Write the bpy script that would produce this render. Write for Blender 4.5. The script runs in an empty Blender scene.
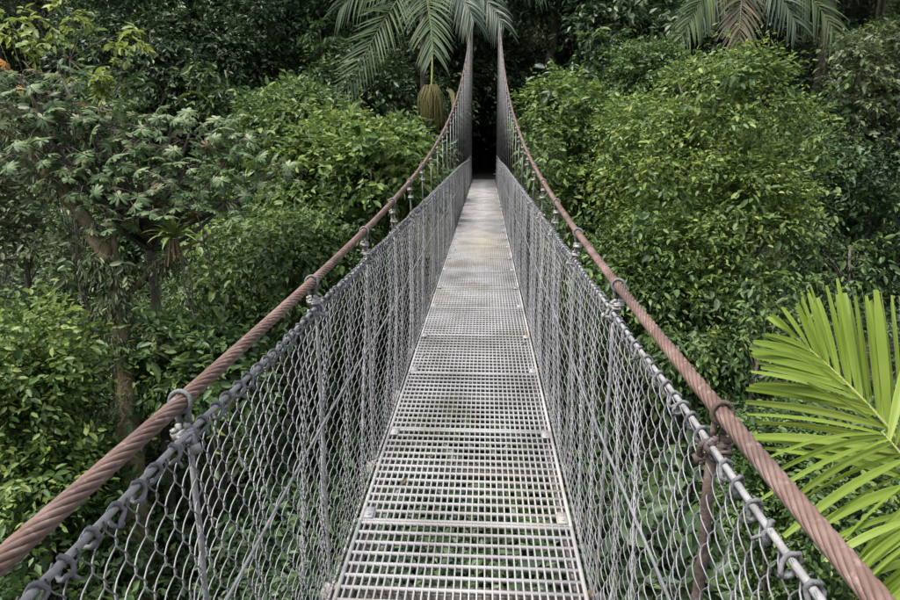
import bpy, math, random
import numpy as np
from mathutils import Vector, Matrix

R = math.radians
sc = bpy.context.scene
COL = sc.collection
rs = np.random.RandomState(11)
random.seed(4)

# ------------------------------------------------------------------ camera
F = 650.0                                  # focal length in pixels of a 900 px wide frame
PITCH = math.atan(160 / F)
YAW = math.atan(36 / F * math.cos(PITCH))
CAM = np.array([0.07, 0.0, 1.6])
cam_d = bpy.data.cameras.new('camera')
cam = bpy.data.objects.new('camera', cam_d)
COL.objects.link(cam)
cam.location = CAM
cam.rotation_euler = (math.pi / 2 - PITCH, 0, YAW)
cam_d.sensor_width = 36
cam_d.lens = F / 900 * 36
cam_d.clip_start = 0.02
cam_d.clip_end = 1000
sc.camera = cam

# ------------------------------------------------------------------ light
SUN_EL, SUN_AZ = R(66), R(240)             # azimuth clockwise from +Y
w = bpy.data.worlds.new('World')
sc.world = w
w.use_nodes = True
nt = w.node_tree
bg = nt.nodes['Background']
sky = nt.nodes.new('ShaderNodeTexSky')
sky.sky_type = 'NISHITA'
sky.sun_disc = False
sky.sun_elevation = SUN_EL
sky.sun_rotation = SUN_AZ
sky.air_density = 1.0
sky.dust_density = 3.0
hs = nt.nodes.new('ShaderNodeHueSaturation')
hs.inputs['Saturation'].default_value = 0.42     # thin cloud cover greys the blue
nt.links.new(sky.outputs[0], hs.inputs['Color'])
nt.links.new(hs.outputs[0], bg.inputs['Color'])
bg.inputs['Strength'].default_value = 0.12
sd = bpy.data.lights.new('sun', 'SUN')
sun = bpy.data.objects.new('sun', sd)
COL.objects.link(sun)
sd.energy = 1.5
sd.angle = R(10)
sd.color = (1.0, 0.97, 0.91)
sdir = Vector((math.sin(SUN_AZ) * math.cos(SUN_EL), math.cos(SUN_AZ) * math.cos(SUN_EL), math.sin(SUN_EL)))
sun.rotation_euler = sdir.to_track_quat('Z', 'Y').to_euler()
sun.location = (0, 0, 60)
sc.view_settings.view_transform = 'Standard'
sc.view_settings.look = 'None'
sc.view_settings.exposure = 1.8
sc.view_settings.gamma = 1.0
sc.render.engine = 'CYCLES'
sc.cycles.max_bounces = 6
sc.cycles.diffuse_bounces = 3
sc.cycles.glossy_bounces = 2
sc.cycles.transmission_bounces = 3
sc.cycles.use_denoising = True

_cp, _sp, _cy, _sy = math.cos(PITCH), math.sin(PITCH), math.cos(YAW), math.sin(YAW)
FWD = np.array([-_sy * _cp, _cy * _cp, -_sp])
RGT = np.array([_cy, _sy, 0.0])
UPV = np.cross(RGT, FWD)

def at(px, py, depth):
    """a photo pixel (900x600) at a given distance along the view axis"""
    return CAM + depth * (FWD + RGT * (px - 450) / F + UPV * (300 - py) / F)

# ------------------------------------------------------------------ helpers
def nrm(a):
    a = np.asarray(a, float)
    return a / np.maximum(np.linalg.norm(a, axis=-1, keepdims=True), 1e-9)

def mesh_np(name, V, faces, mat=None, smooth=False):
    """faces: list of (n,k) int arrays"""
    V = np.asarray(V, np.float32)
    me = bpy.data.meshes.new(name)
    me.vertices.add(len(V))
    me.vertices.foreach_set('co', V.ravel())
    nl = sum(f.size for f in faces)
    me.loops.add(nl)
    me.loops.foreach_set('vertex_index', np.concatenate([f.ravel() for f in faces]).astype(np.int32))
    starts, tot = [], 0
    for f in faces:
        n, k = f.shape
        starts.append(tot + np.arange(n) * k)
        tot += n * k
    st = np.concatenate(starts).astype(np.int32)
    me.polygons.add(len(st))
    me.polygons.foreach_set('loop_start', st)
    if smooth:
        me.polygons.foreach_set('use_smooth', np.ones(len(st), bool))
    me.update(calc_edges=True)
    if mat:
        me.materials.append(mat)
    return me

class MB:
    """collects shapes into one mesh"""
    def __init__(self):
        self.V, self.F3, self.F4, self.n = [], [], [], 0
    def add(self, V, F):
        V = np.asarray(V, float)
        F = np.asarray(F, int)
        (self.F3 if F.shape[1] == 3 else self.F4).append(F + self.n)
        self.V.append(V)
        self.n += len(V)
    def add2(self, V, F4, F3):
        V = np.asarray(V, float)
        self.F4.append(np.asarray(F4, int) + self.n)
        self.F3.append(np.asarray(F3, int) + self.n)
        self.V.append(V)
        self.n += len(V)
    def box(self, c, s, rot=None):
        q = np.array([[x, y, z] for x in (-.5, .5) for y in (-.5, .5) for z in (-.5, .5)]) * np.asarray(s)
        if rot is not None:
            q = q @ np.asarray(rot).T
        self.add(q + np.asarray(c), [[0, 1, 3, 2], [4, 6, 7, 5], [0, 4, 5, 1], [2, 3, 7, 6], [0, 2, 6, 4], [1, 5, 7, 3]])
    def tube(self, P, r, n=8, closed=False, cap=True):
        P = np.asarray(P, float)
        m = len(P)
        r = np.broadcast_to(np.asarray(r, float), (m,))
        if closed:
            T = nrm(np.roll(P, -1, 0) - np.roll(P, 1, 0))
        else:
            T = nrm(np.gradient(P, axis=0))
        a = np.array([0, 0, 1.0]) if abs(T[0, 2]) < .9 else np.array([1.0, 0, 0])
        u = nrm(np.cross(T[0], a))
        U = np.empty_like(P)
        for i in range(m):
            u = u - T[i] * np.dot(u, T[i])
            u = u / max(np.linalg.norm(u), 1e-9)
            U[i] = u
        W = np.cross(T, U)
        th = np.arange(n) * 2 * math.pi / n
        V = P[:, None, :] + r[:, None, None] * (U[:, None, :] * np.cos(th)[None, :, None] + W[:, None, :] * np.sin(th)[None, :, None])
        V = V.reshape(-1, 3)
        k = m if closed else m - 1
        i = np.arange(k)[:, None]
        j = np.arange(n)[None, :]
        i2 = (i + 1) % m
        j2 = (j + 1) % n
        Fq = np.stack([i * n + j, i * n + j2, i2 * n + j2, i2 * n + j], -1).reshape(-1, 4)
        if cap and not closed:
            V = np.vstack([V, P[0], P[-1]])
            a0, a1 = m * n, m * n + 1
            jj = np.arange(n)
            j2 = (jj + 1) % n
            F3 = np.vstack([np.stack([np.full(n, a0), j2, jj], -1), np.stack([np.full(n, a1), (m - 1) * n + jj, (m - 1) * n + j2], -1)])
            self.add2(V, Fq, F3)
        else:
            self.add(V, Fq)
    def mesh(self, name, mat, smooth=False):
        fs = []
        if self.F4:
            fs.append(np.vstack(self.F4))
        if self.F3:
            fs.append(np.vstack(self.F3))
        return mesh_np(name, np.vstack(self.V), fs, mat, smooth)

def obj(name, me, parent=None, loc=(0, 0, 0), rz=0.0, scale=None):
    o = bpy.data.objects.new(name, me)
    COL.objects.link(o)
    o.location = loc
    if rz:
        o.rotation_euler = (0, 0, rz)
    if scale is not None:
        o.scale = scale if hasattr(scale, '__len__') else (scale,) * 3
    if parent is not None:
        o.parent = parent
    return o

def tag(o, label, cat, group=None):
    o['label'] = label
    o['category'] = cat
    if group:
        o['group'] = group
    return o

def thing(name, label, cat, loc=(0, 0, 0), group=None, rz=0.0):
    return tag(obj(name, None, None, loc, rz), label, cat, group)

# ------------------------------------------------------------------ materials
def mat_base(name):
    m = bpy.data.materials.new(name)
    m.use_nodes = True
    t = m.node_tree
    return m, t, t.nodes['Principled BSDF']

def ramp(t, stops):
    r = t.nodes.new('ShaderNodeValToRGB')
    e = r.color_ramp.elements
    while len(e) < len(stops):
        e.new(0.5)
    for k, (p, c) in enumerate(stops):
        e[k].position = p
        e[k].color = (*c, 1)
    return r

def noise(t, scale, detail=4, rough=0.6, coord='Object'):
    tc = t.nodes.new('ShaderNodeTexCoord')
    n = t.nodes.new('ShaderNodeTexNoise')
    n.inputs['Scale'].default_value = scale
    n.inputs['Detail'].default_value = detail
    n.inputs['Roughness'].default_value = rough
    t.links.new(tc.outputs[coord], n.inputs['Vector'])
    return n

def leaf_mat(name, dark, mid, light, rough=0.5, trans=0.3, patch=0.35, spec=0.42, objvar=0.3):
    m, t, p = mat_base(name)
    g = t.nodes.new('ShaderNodeNewGeometry')
    r = ramp(t, [(0.0, dark), (0.5, mid), (0.88, light), (1.0, (light[0] * 1.3, light[1] * 1.2, light[2] * 1.2))])
    n = noise(t, patch, 3)
    add = t.nodes.new('ShaderNodeMath')
    add.operation = 'MULTIPLY_ADD'
    t.links.new(n.outputs['Fac'], add.inputs[0])
    add.inputs[1].default_value = 1.1
    add.inputs[2].default_value = -0.55
    mul = t.nodes.new('ShaderNodeMath')
    mul.operation = 'MULTIPLY_ADD'
    t.links.new(g.outputs['Random Per Island'], mul.inputs[0])
    mul.inputs[1].default_value = 0.95
    t.links.new(add.outputs[0], mul.inputs[2])
    oi = t.nodes.new('ShaderNodeObjectInfo')
    m3 = t.nodes.new('ShaderNodeMath')
    m3.operation = 'MULTIPLY_ADD'
    t.links.new(oi.outputs['Random'], m3.inputs[0])
    m3.inputs[1].default_value = objvar
    m4 = t.nodes.new('ShaderNodeMath')
    m4.operation = 'SUBTRACT'
    t.links.new(mul.outputs[0], m3.inputs[2])
    t.links.new(m3.outputs[0], m4.inputs[0])
    m4.inputs[1].default_value = objvar / 2
    t.links.new(m4.outputs[0], r.inputs['Fac'])
    t.links.new(r.outputs['Color'], p.inputs['Base Color'])
    p.inputs['Roughness'].default_value = rough
    p.inputs['Specular IOR Level'].default_value = spec
    tr = t.nodes.new('ShaderNodeBsdfTranslucent')
    hv = t.nodes.new('ShaderNodeHueSaturation')
    hv.inputs['Hue'].default_value = 0.485
    hv.inputs['Value'].default_value = 1.25
    t.links.new(r.outputs['Color'], hv.inputs['Color'])
    t.links.new(hv.outputs[0], tr.inputs['Color'])
    mx = t.nodes.new('ShaderNodeMixShader')
    mx.inputs[0].default_value = trans
    t.links.new(p.outputs[0], mx.inputs[1])
    t.links.new(tr.outputs[0], mx.inputs[2])
    t.links.new(mx.outputs[0], t.nodes['Material Output'].inputs['Surface'])
    return m

def rough_mat(name, stops, scale=8, rough=0.8, metal=0.0, bump=0.3, detail=6, bscale=None, spec=0.4):
    m, t, p = mat_base(name)
    n = noise(t, scale, detail)
    r = ramp(t, stops)
    t.links.new(n.outputs['Fac'], r.inputs['Fac'])
    t.links.new(r.outputs['Color'], p.inputs['Base Color'])
    p.inputs['Roughness'].default_value = rough
    p.inputs['Metallic'].default_value = metal
    p.inputs['Specular IOR Level'].default_value = spec
    if bump:
        b = t.nodes.new('ShaderNodeBump')
        b.inputs['Strength'].default_value = bump
        b.inputs['Distance'].default_value = 0.02
        n2 = noise(t, bscale or scale * 3, 5)
        t.links.new(n2.outputs['Fac'], b.inputs['Height'])
        t.links.new(b.outputs[0], p.inputs['Normal'])
    return m

M = {}
M['bright'] = leaf_mat('leaf_bright', (.030, .070, .016), (.078, .142, .028), (.180, .242, .056), trans=.36)
M['green'] = leaf_mat('leaf_green', (.022, .055, .016), (.052, .104, .026), (.118, .176, .046), trans=.32)
M['dark'] = leaf_mat('leaf_dark', (.019, .043, .017), (.036, .070, .025), (.070, .112, .040), rough=.45, trans=.22)
M['grey'] = leaf_mat('leaf_grey_green', (.046, .092, .034), (.092, .150, .058), (.190, .225, .125), rough=.55, trans=.28, spec=.25)
M['lime'] = leaf_mat('leaf_lime', (.090, .140, .030), (.150, .205, .045), (.210, .270, .070), trans=.4)
M['dull'] = leaf_mat('leaf_dull', (.036, .056, .024), (.070, .098, .042), (.118, .145, .066), trans=.28)
M['palm'] = leaf_mat('palm_leaf', (.024, .050, .017), (.050, .084, .030), (.110, .138, .064), rough=.5, trans=.25, spec=.22)
M['palm_dark'] = leaf_mat('palm_leaf_dark', (.013, .030, .014), (.024, .046, .022), (.046, .068, .036), rough=.45, trans=.18, spec=.35)
M['palm_old'] = leaf_mat('palm_leaf_old', (.036, .034, .018), (.062, .056, .030), (.10, .09, .05), rough=.55, trans=.15, spec=.3)
M['frond'] = leaf_mat('young_palm_leaf', (.100, .175, .018), (.185, .265, .036), (.270, .340, .070), rough=.48, trans=.42, patch=2.0, spec=.3)
M['brom'] = leaf_mat('bromeliad_leaf', (.080, .130, .030), (.120, .175, .040), (.160, .210, .060), trans=.3)
M['dead'] = leaf_mat('dead_leaf', (.065, .045, .024), (.11, .078, .040), (.15, .115, .06), rough=.8, trans=.2)
M['orange'] = leaf_mat('orange_leaf', (.22, .075, .008), (.30, .115, .012), (.34, .15, .02), rough=.6, trans=.3)
M['bark'] = rough_mat('bark', [(.3, (.04, .033, .026)), (.55, (.095, .08, .062)), (.75, (.17, .155, .13))], 6, .9, bump=.8)
M['moss_bark'] = rough_mat('mossy_bark', [(.3, (.05, .044, .022)), (.5, (.12, .10, .05)), (.7, (.19, .145, .085))], 9, .95, bump=1.0)
M['rachis'] = rough_mat('palm_rib', [(.3, (.17, .20, .05)), (.7, (.26, .27, .08))], 10, .5, bump=.1)
M['rib_dull'] = rough_mat('palm_rib_dull', [(.3, (.07, .075, .03)), (.7, (.12, .11, .05))], 10, .6, bump=.1)
M['soil'] = rough_mat('soil', [(.3, (.018, .016, .010)), (.55, (.032, .036, .018)), (.75, (.045, .055, .022))], 1.2, .95, bump=.5, bscale=5)
M['path'] = rough_mat('path_earth', [(.3, (.05, .042, .03)), (.7, (.10, .085, .06))], 3, .95, bump=.4)
M['cable'] = rough_mat('painted_cable', [(.25, (.068, .040, .031)), (.5, (.130, .079, .062)), (.75, (.205, .142, .120))], 9, .5, bump=.12, bscale=80)
def worn_cable():
    m = M['cable']
    t = m.node_tree
    p = t.nodes['Principled BSDF']
    src = p.inputs['Base Color'].links[0].from_socket
    for scale, lo, hi, col in ((2.2, .52, .66, (.062, .040, .034)), (55, .56, .70, (.25, .19, .17)), (30, .58, .72, (.10, .045, .025))):
        n = noise(t, scale, 6)
        r = ramp(t, [(lo, (0, 0, 0)), (hi, (.75, .75, .75))])
        t.links.new(n.outputs['Fac'], r.inputs['Fac'])
        x = t.nodes.new('ShaderNodeMix')
        x.data_type = 'RGBA'
        t.links.new(r.outputs[0], x.inputs[0])
        t.links.new(src, x.inputs[6])
        x.inputs[7].default_value = (*col, 1)
        src = x.outputs[2]
    t.links.new(src, p.inputs['Base Color'])
worn_cable()
M['zinc'] = rough_mat('zinc_wire', [(.25, (.09, .088, .091)), (.5, (.175, .173, .179)), (.75, (.28, .276, .282))], 7, .5, metal=.25, bump=0)
M['zinc_old'] = rough_mat('weathered_zinc', [(.25, (.14, .134, .128)), (.5, (.25, .245, .24)), (.75, (.36, .355, .35))], 18, .6, metal=.2, bump=.2, bscale=60)
M['clip'] = rough_mat('clip_steel', [(.3, (.14, .13, .118)), (.55, (.25, .24, .228)), (.75, (.36, .35, .335))], 30, .5, metal=.2, bump=.1)
M['rope'] = rough_mat('grey_lacing', [(.3, (.085, .085, .09)), (.6, (.15, .15, .158)), (.8, (.22, .22, .23))], 25, .7, bump=.3, bscale=150)
M['rust'] = rough_mat('rusty_steel', [(.3, (.040, .028, .022)), (.5, (.075, .053, .043)), (.75, (.15, .115, .10))], 22, .8, bump=.4, bscale=70)
M['beam'] = rough_mat('beam_steel', [(.3, (.11, .095, .08)), (.6, (.20, .178, .155)), (.8, (.26, .24, .22))], 5, .8, bump=.2)
M['pylon'] = rough_mat('pylon_steel', [(.3, (.025, .025, .022)), (.7, (.055, .052, .046))], 4, .8, bump=.2)

def grate_mat():
    m, t, p = mat_base('grating')
    tc = t.nodes.new('ShaderNodeTexCoord')
    oi = t.nodes.new('ShaderNodeObjectInfo')
    gp = t.nodes.new('ShaderNodeNewGeometry')
    n1 = t.nodes.new('ShaderNodeTexNoise')
    n1.inputs['Scale'].default_value = 2.3
    n1.inputs['Detail'].default_value = 5
    t.links.new(gp.outputs['Position'], n1.inputs['Vector'])
    r1 = ramp(t, [(.28, (.178, .166, .15)), (.5, (.285, .276, .272)), (.72, (.355, .349, .348))])
    t.links.new(n1.outputs['Fac'], r1.inputs['Fac'])
    n2 = t.nodes.new('ShaderNodeTexNoise')
    n2.inputs['Scale'].default_value = 0.55
    n2.inputs['Detail'].default_value = 6
    t.links.new(gp.outputs['Position'], n2.inputs['Vector'])
    r2 = ramp(t, [(.54, (0, 0, 0)), (.68, (1, 1, 1))])
    t.links.new(n2.outputs['Fac'], r2.inputs['Fac'])
    n3 = t.nodes.new('ShaderNodeTexNoise')
    n3.inputs['Scale'].default_value = 28
    n3.inputs['Detail'].default_value = 4
    t.links.new(gp.outputs['Position'], n3.inputs['Vector'])
    r3 = ramp(t, [(.42, (0, 0, 0)), (.62, (.75, .75, .75))])
    t.links.new(n3.outputs['Fac'], r3.inputs['Fac'])
    mu = t.nodes.new('ShaderNodeMath')
    mu.operation = 'MULTIPLY'
    t.links.new(r2.outputs[0], mu.inputs[0])
    t.links.new(r3.outputs[0], mu.inputs[1])
    vd = t.nodes.new('ShaderNodeVectorMath')
    vd.operation = 'DISTANCE'
    sv = t.nodes.new('ShaderNodeVectorMath')
    sv.operation = 'MULTIPLY'
    sv.inputs[1].default_value = (2.2, .55, 1)
    t.links.new(gp.outputs['Position'], sv.inputs[0])
    t.links.new(sv.outputs[0], vd.inputs[0])
    vd.inputs[1].default_value = (.15, 10.2 * .55, 0)
    rd = ramp(t, [(.25, (.8, .8, .8)), (1.0, (0, 0, 0))])
    t.links.new(vd.outputs['Value'], rd.inputs['Fac'])
    mm = t.nodes.new('ShaderNodeMath')
    mm.operation = 'MULTIPLY'
    t.links.new(rd.outputs[0], mm.inputs[0])
    t.links.new(n1.outputs['Fac'], mm.inputs[1])
    ad = t.nodes.new('ShaderNodeMath')
    ad.use_clamp = True
    t.links.new(mu.outputs[0], ad.inputs[0])
    t.links.new(mm.outputs[0], ad.inputs[1])
    mx = t.nodes.new('ShaderNodeMix')
    mx.data_type = 'RGBA'
    t.links.new(ad.outputs[0], mx.inputs[0])
    t.links.new(r1.outputs[0], mx.inputs[6])
    mx.inputs[7].default_value = (.31, .265, .135, 1)         # lichen and pale moss
    hv = t.nodes.new('ShaderNodeHueSaturation')
    ma = t.nodes.new('ShaderNodeMath')
    ma.operation = 'MULTIPLY_ADD'
    ma.inputs[1].default_value = .22
    ma.inputs[2].default_value = .88
    t.links.new(oi.outputs['Random'], ma.inputs[0])
    t.links.new(ma.outputs[0], hv.inputs['Value'])
    t.links.new(mx.outputs[2], hv.inputs['Color'])
    t.links.new(hv.outputs[0], p.inputs['Base Color'])
    p.inputs['Roughness'].default_value = .7
    b = t.nodes.new('ShaderNodeBump')
    b.inputs['Strength'].default_value = .25
    b.inputs['Distance'].default_value = .004
    t.links.new(n3.outputs['Fac'], b.inputs['Height'])
    t.links.new(b.outputs[0], p.inputs['Normal'])
    return m
M['grate'] = grate_mat()

# ------------------------------------------------------------------ terrain
def sstep(t):
    t = np.clip(t, 0, 1)
    return t * t * (3 - 2 * t)

def vnoise(x, y):
    return (np.sin(x * .37 + 1.3 * np.sin(y * .21 + 1.1)) + np.sin(y * .43 + 1.7 * np.sin(x * .17 + .6))) * .5

BANK = 25.6
def ground(x, y):
    x = np.asarray(x, float)
    y = np.asarray(y, float)
    ay = np.abs(y)
    z = -16 * (1 - sstep((ay - 6) / (BANK - 6))) + np.where(ay > BANK, .55 * (ay - BANK), 0)
    z = z + 1.1 * vnoise(x, y) * sstep((np.abs(x) - 1.5) / 4) - .35
    # the landing and the cutting the path runs into
    inside = (1 - sstep((np.abs(x) - .9) / 1.6)) * np.where((y > BANK) & (y < 46), 1, 0)
    z = z * (1 - inside) + (-.35) * inside
    z = z + np.where(y > BANK, 1, 0) * sstep((np.abs(x) - .9) / 1.6) * sstep((y - BANK) / 3) * 1.4
    return z

xs = np.concatenate([np.linspace(-180, -45, 20)[:-1], np.linspace(-45, -6, 40)[:-1], np.linspace(-6, 6, 41)[:-1], np.linspace(6, 45, 40)[:-1], np.linspace(45, 180, 20)])
ys = np.concatenate([np.linspace(-140, -40, 15)[:-1], np.linspace(-40, 20, 50)[:-1], np.linspace(20, 60, 70)[:-1], np.linspace(60, 180, 20)])
gx, gy = np.meshgrid(xs, ys)
gz = ground(gx, gy)
V = np.stack([gx, gy, gz], -1).reshape(-1, 3)
nx, ny = len(xs), len(ys)
ii, jj = np.meshgrid(np.arange(ny - 1), np.arange(nx - 1), indexing='ij')
a = ii * nx + jj
hill = obj('hillside_terrain', mesh_np('terrain', V, [np.stack([a, a + 1, a + nx + 1, a + nx], -1).reshape(-1, 4)], M['soil'], True))
hill['kind'] = 'structure'
pb = MB()
pv = []
py_ = np.linspace(27.4, 45, 24)
for y in py_:
    wob = .08 * math.sin(y * 1.7)
    for k, x in enumerate(np.linspace(-.62, .62, 7)):
        pv.append((x + wob, y, -.02 - .03 * (x / .62) ** 2 - .02 * math.sin(y * 2.3 + k)))
n7 = 7
pf = [[i * n7 + j, i * n7 + j + 1, (i + 1) * n7 + j + 1, (i + 1) * n7 + j] for i in range(len(py_) - 1) for j in range(n7 - 1)]
pb.add(pv, pf)
po = obj('forest_path', pb.mesh('path', M['path'], True))
po['kind'] = 'structure'

# ------------------------------------------------------------------ the footbridge
bridge = thing('suspension_footbridge', 'long narrow suspension footbridge with a pale grating deck, rust brown cables and chain link sides', 'footbridge', (0, 0, 0))
D0, D1 = -2.4, 27.0                       # stretch of deck that is built
HP, H0 = 0.98, 1.14                       # hanger pitch and the first one ahead of the camera
CX = 0.512                                # main cable, sideways
TX = 0.497                                # top mesh cable, sideways
TZ = 1.045
def cable_z(d):
    return 1.10 + .0074 * d * d
def top_z(d):
    return TZ - .16 * sstep((np.asarray(d, float) - 14) / 13)

# deck panels
PL, W2 = .93, .46
def panel_mesh(var):
    b = MB()
    L = PL - .006
    nl, nc = 30, 13
    q = np.random.RandomState(var)
    for i in range(nl + 1):
        x = -W2 + .030 + (2 * W2 - .060) * i / nl
        b.box((x + q.normal(0, .0006), L / 2, -.0145), (.0058, L, .027))
    for j in range(nc + 1):
        y = .009 + (L - .018) * j / nc
        b.box((q.normal(0, .0008), y + q.normal(0, .001), -.008), (2 * W2 - .029, .0112 if 0 < j < nc else .0135, .015))
    return b.mesh('deck_panel', M['grate'])
def edge_mesh():
    b = MB()
    L = PL - .008
    b.box((0, L / 2, -.0100), (.014, L, .024))
    b.box((.0, L / 2, -.041), (.006, L, .038))
    return b.mesh('edge_angle', M['grate'])
def plate_mesh():
    b = MB()
    b.box((0, 0, .0035), (.040, .085, .005))
    b.box((0, .015, .0075), (.016, .008, .003))
    b.tube([(0, -.018, .005), (0, -.018, .011)], .008, 6)
    return b.mesh('fixing_plate', M['grate'])
panels = [panel_mesh(k) for k in range(4)]
edge, plate = edge_mesh(), plate_mesh()
k0 = int(math.floor((D0 - 2.49) / PL))
k = k0
while 2.49 + PL * k < D1 - .2:
    y = 2.49 + PL * k
    p = obj('deck_panel', panels[(k * 7) % 4], bridge, (0, y, rs.normal(0, .0012)))
    for s in (-1, 1):
        obj('edge_angle', edge, p, (s * (W2 - .007), 0, 0))
        if y < 14 and k % 2 == 0:
            obj('fixing_plate', plate, p, (s * (W2 - .037), .05, 0))
            if k % 2 == 0:
                obj('fixing_plate', plate, p, (s * (W2 - .037), PL - .055, 0))
    k += 1
beam_b = MB()
beam_b.box((0, 0, -.083), (1.08, .055, .006))
beam_b.box((0, -.0245, -.108), (1.08, .006, .05))
beam_b.box((0, .0245, -.108), (1.08, .006, .05))
beam_m = beam_b.mesh('cross_beam', M['beam'])
hd = []
k = int(math.floor((D0 - H0) / HP))
while H0 + HP * k < D1:
    hd.append(H0 + HP * k)
    k += 1
for d in hd:
    obj('cross_beam', beam_m, bridge, (0, d + .03, 0))

for s in (-1, 1):
    b = MB()
    b.box((s * .428, (D0 + D1) / 2, -.058), (.046, D1 - D0, .006))
    b.box((s * .452, (D0 + D1) / 2, -.0645), (.005, D1 - D0, .028))
    obj('stringer', b.mesh('stringer', M['beam']), bridge)

# main cables: helical strands close by, plain rope further on
for s in (-1, 1):
    b = MB()
    ns, rc, rst, pitch = 8, .0108, .0054, .25
    dd = np.arange(D0 - 1.0, 8.0, .018)
    ax = np.stack([np.full_like(dd, s * CX), dd, cable_z(dd)], -1)
    T = nrm(np.gradient(ax, axis=0))
    Xv = np.array([1.0, 0, 0])
    Zv = nrm(np.cross(Xv, T))
    for q in range(ns):
        ph = 2 * math.pi * q / ns - dd / pitch * 2 * math.pi     # right-hand lay
        P = ax + rc * (np.cos(ph)[:, None] * Xv + np.sin(ph)[:, None] * Zv)
        b.tube(P, rst, 6)
    b.tube(ax[::8], .0100, 8)
    dd = np.arange(7.9, D1 + .3, .5)
    b.tube(np.stack([np.full_like(dd, s * CX), dd, cable_z(dd)], -1), .0158, 10)
    obj('main_cable', b.mesh('main_cable', M['cable'], True), bridge)

# top mesh cable, middle wire and bottom wire
topc = {}
for s in (-1, 1):
    dd = np.arange(D0, D1, .12)
    b = MB()
    b.tube(np.stack([np.full_like(dd, s * TX) + .003 * np.sin(dd * 5), dd, top_z(dd) + .004 * np.sin(dd * 6.4)], -1), .0060, 8)
    topc[s] = obj('top_cable', b.mesh('top_cable', M['zinc_old'], True), bridge)
    b = MB()
    b.tube(np.stack([np.full_like(dd, s * (.470)) + .004 * np.sin(dd * 2.2), dd, .645 + .012 * np.sin(dd * 1.3 + s)], -1), .0044, 6)
    obj('middle_wire', b.mesh('middle_wire', M['zinc'], True), bridge)
    b = MB()
    b.tube(np.stack([np.full_like(dd, s * (.486)), dd, -.035 + .01 * np.sin(dd * 3)], -1), .006, 6)
    obj('bottom_wire', b.mesh('bottom_wire', M['zinc_old'], True), bridge)

# chain link netting, one sheet per bay
NW = 30
WP = HP / NW
VP_ = .076
SHEAR = .36
def netting(d0, s, seed, lod):
    """flattened spirals hooked into each other, hung from the top cable"""
    ns = 8 if lod == 0 else 4
    side = 5 if lod == 0 else 3
    q = np.random.RandomState(seed)
    zt = float(top_z(d0 + HP / 2)) + .004
    nturn = int(round((zt + .03) / VP_))
    t = np.arange(nturn * ns + 1) / ns
    b = MB()
    A = WP * .56
    th = .0065
    for i in range(NW):
        gi = int(round((d0 - H0) / HP)) * NW + i
        ph = t * 2 * math.pi + (math.pi if gi % 2 else 0) + (math.pi / 2 if lod else 0)
        tri = np.arcsin(np.sin(ph) * .985) * 2 / math.pi
        dy = A * (.55 * tri + .45 * np.sin(ph)) * 1.05
        dx = th * np.cos(ph)
        z = zt - t * VP_ * ((zt + .03) / (nturn * VP_))
        yb = d0 + (i + .5) * WP
        yy = yb + dy
        zn = (z + .03) / (zt + .03)
        base = .484 + (TX - .484) * zn
        belly = (4 * zn * (1 - zn)) * (.014 * np.sin(yy * 6.3 + s) + .011 * np.sin(yy * 17 + 2 * s) + .009 * np.sin(yy * 2.1 + zn * 4))
        yy = yy - SHEAR * (zt - z) + .006 * np.sin(z * 9 + yb * 3 + q.rand()) * (1 - zn)
        zz = z + .012 * np.sin(yb * 4.1) * zn * (1 - zn)
        P = np.stack([s * (base + belly) + dx, yy, zz], -1)
        b.tube(P, .00155 if lod == 0 else .0018, side, cap=False)
    return b.mesh('chain_link_netting', M['zinc'], True)
for s in (-1, 1):
    for d in hd:
        if d > D1 - .5:
            continue
        o = obj('chain_link_netting', netting(d, s, int(d * 100) % 1000, 0 if d < 6 else 1), bridge)
        o['kind'] = 'stuff'

# lacing that ties the netting to the top cable
def loop_mesh(v):
    q = np.random.RandomState(v)
    a = np.linspace(0, 2 * math.pi, 15)[:-1]
    b = MB()
    P = np.stack([.0105 * np.cos(a), .006 * np.sin(a + .7) + .003 * np.cos(2 * a), -.007 + .017 * np.sin(a)], -1)
    P += q.normal(0, .0012, P.shape)
    b.tube(P, .0040, 7, closed=True)
    b.tube([(.004, .004, -.020), (.007, .010, -.030), (.003, .015, -.038)], .0032, 5)
    return b.mesh('lacing_loop', M['rope'], True)
loops = [loop_mesh(k) for k in range(5)]
far = {-1: MB(), 1: MB()}
for s in (-1, 1):
    d = -.6
    i = 0
    while d < D1 - .6:
        z = float(top_z(d)) + .004 * math.sin(d * 6.4)
        if d < 6.0:
            o = obj('lacing_loop', loops[i % 5], topc[s], (s * TX, d + rs.normal(0, .006), z))
            o.rotation_euler = (rs.normal(0, .15), rs.normal(0, .3), rs.normal(0, .3))
        else:
            a = np.linspace(0, 2 * math.pi, 9)[:-1]
            far[s].tube(np.stack([s * TX + .012 * np.cos(a), d + .012 * np.sin(a + .6), z - .006 + .018 * np.sin(a)], -1), .0045, 4, closed=True)
        d += .064
        i += 1
    o = obj('lacing', far[s].mesh('lacing', M['rope'], True), topc[s])
    o['kind'] = 'stuff'

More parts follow.
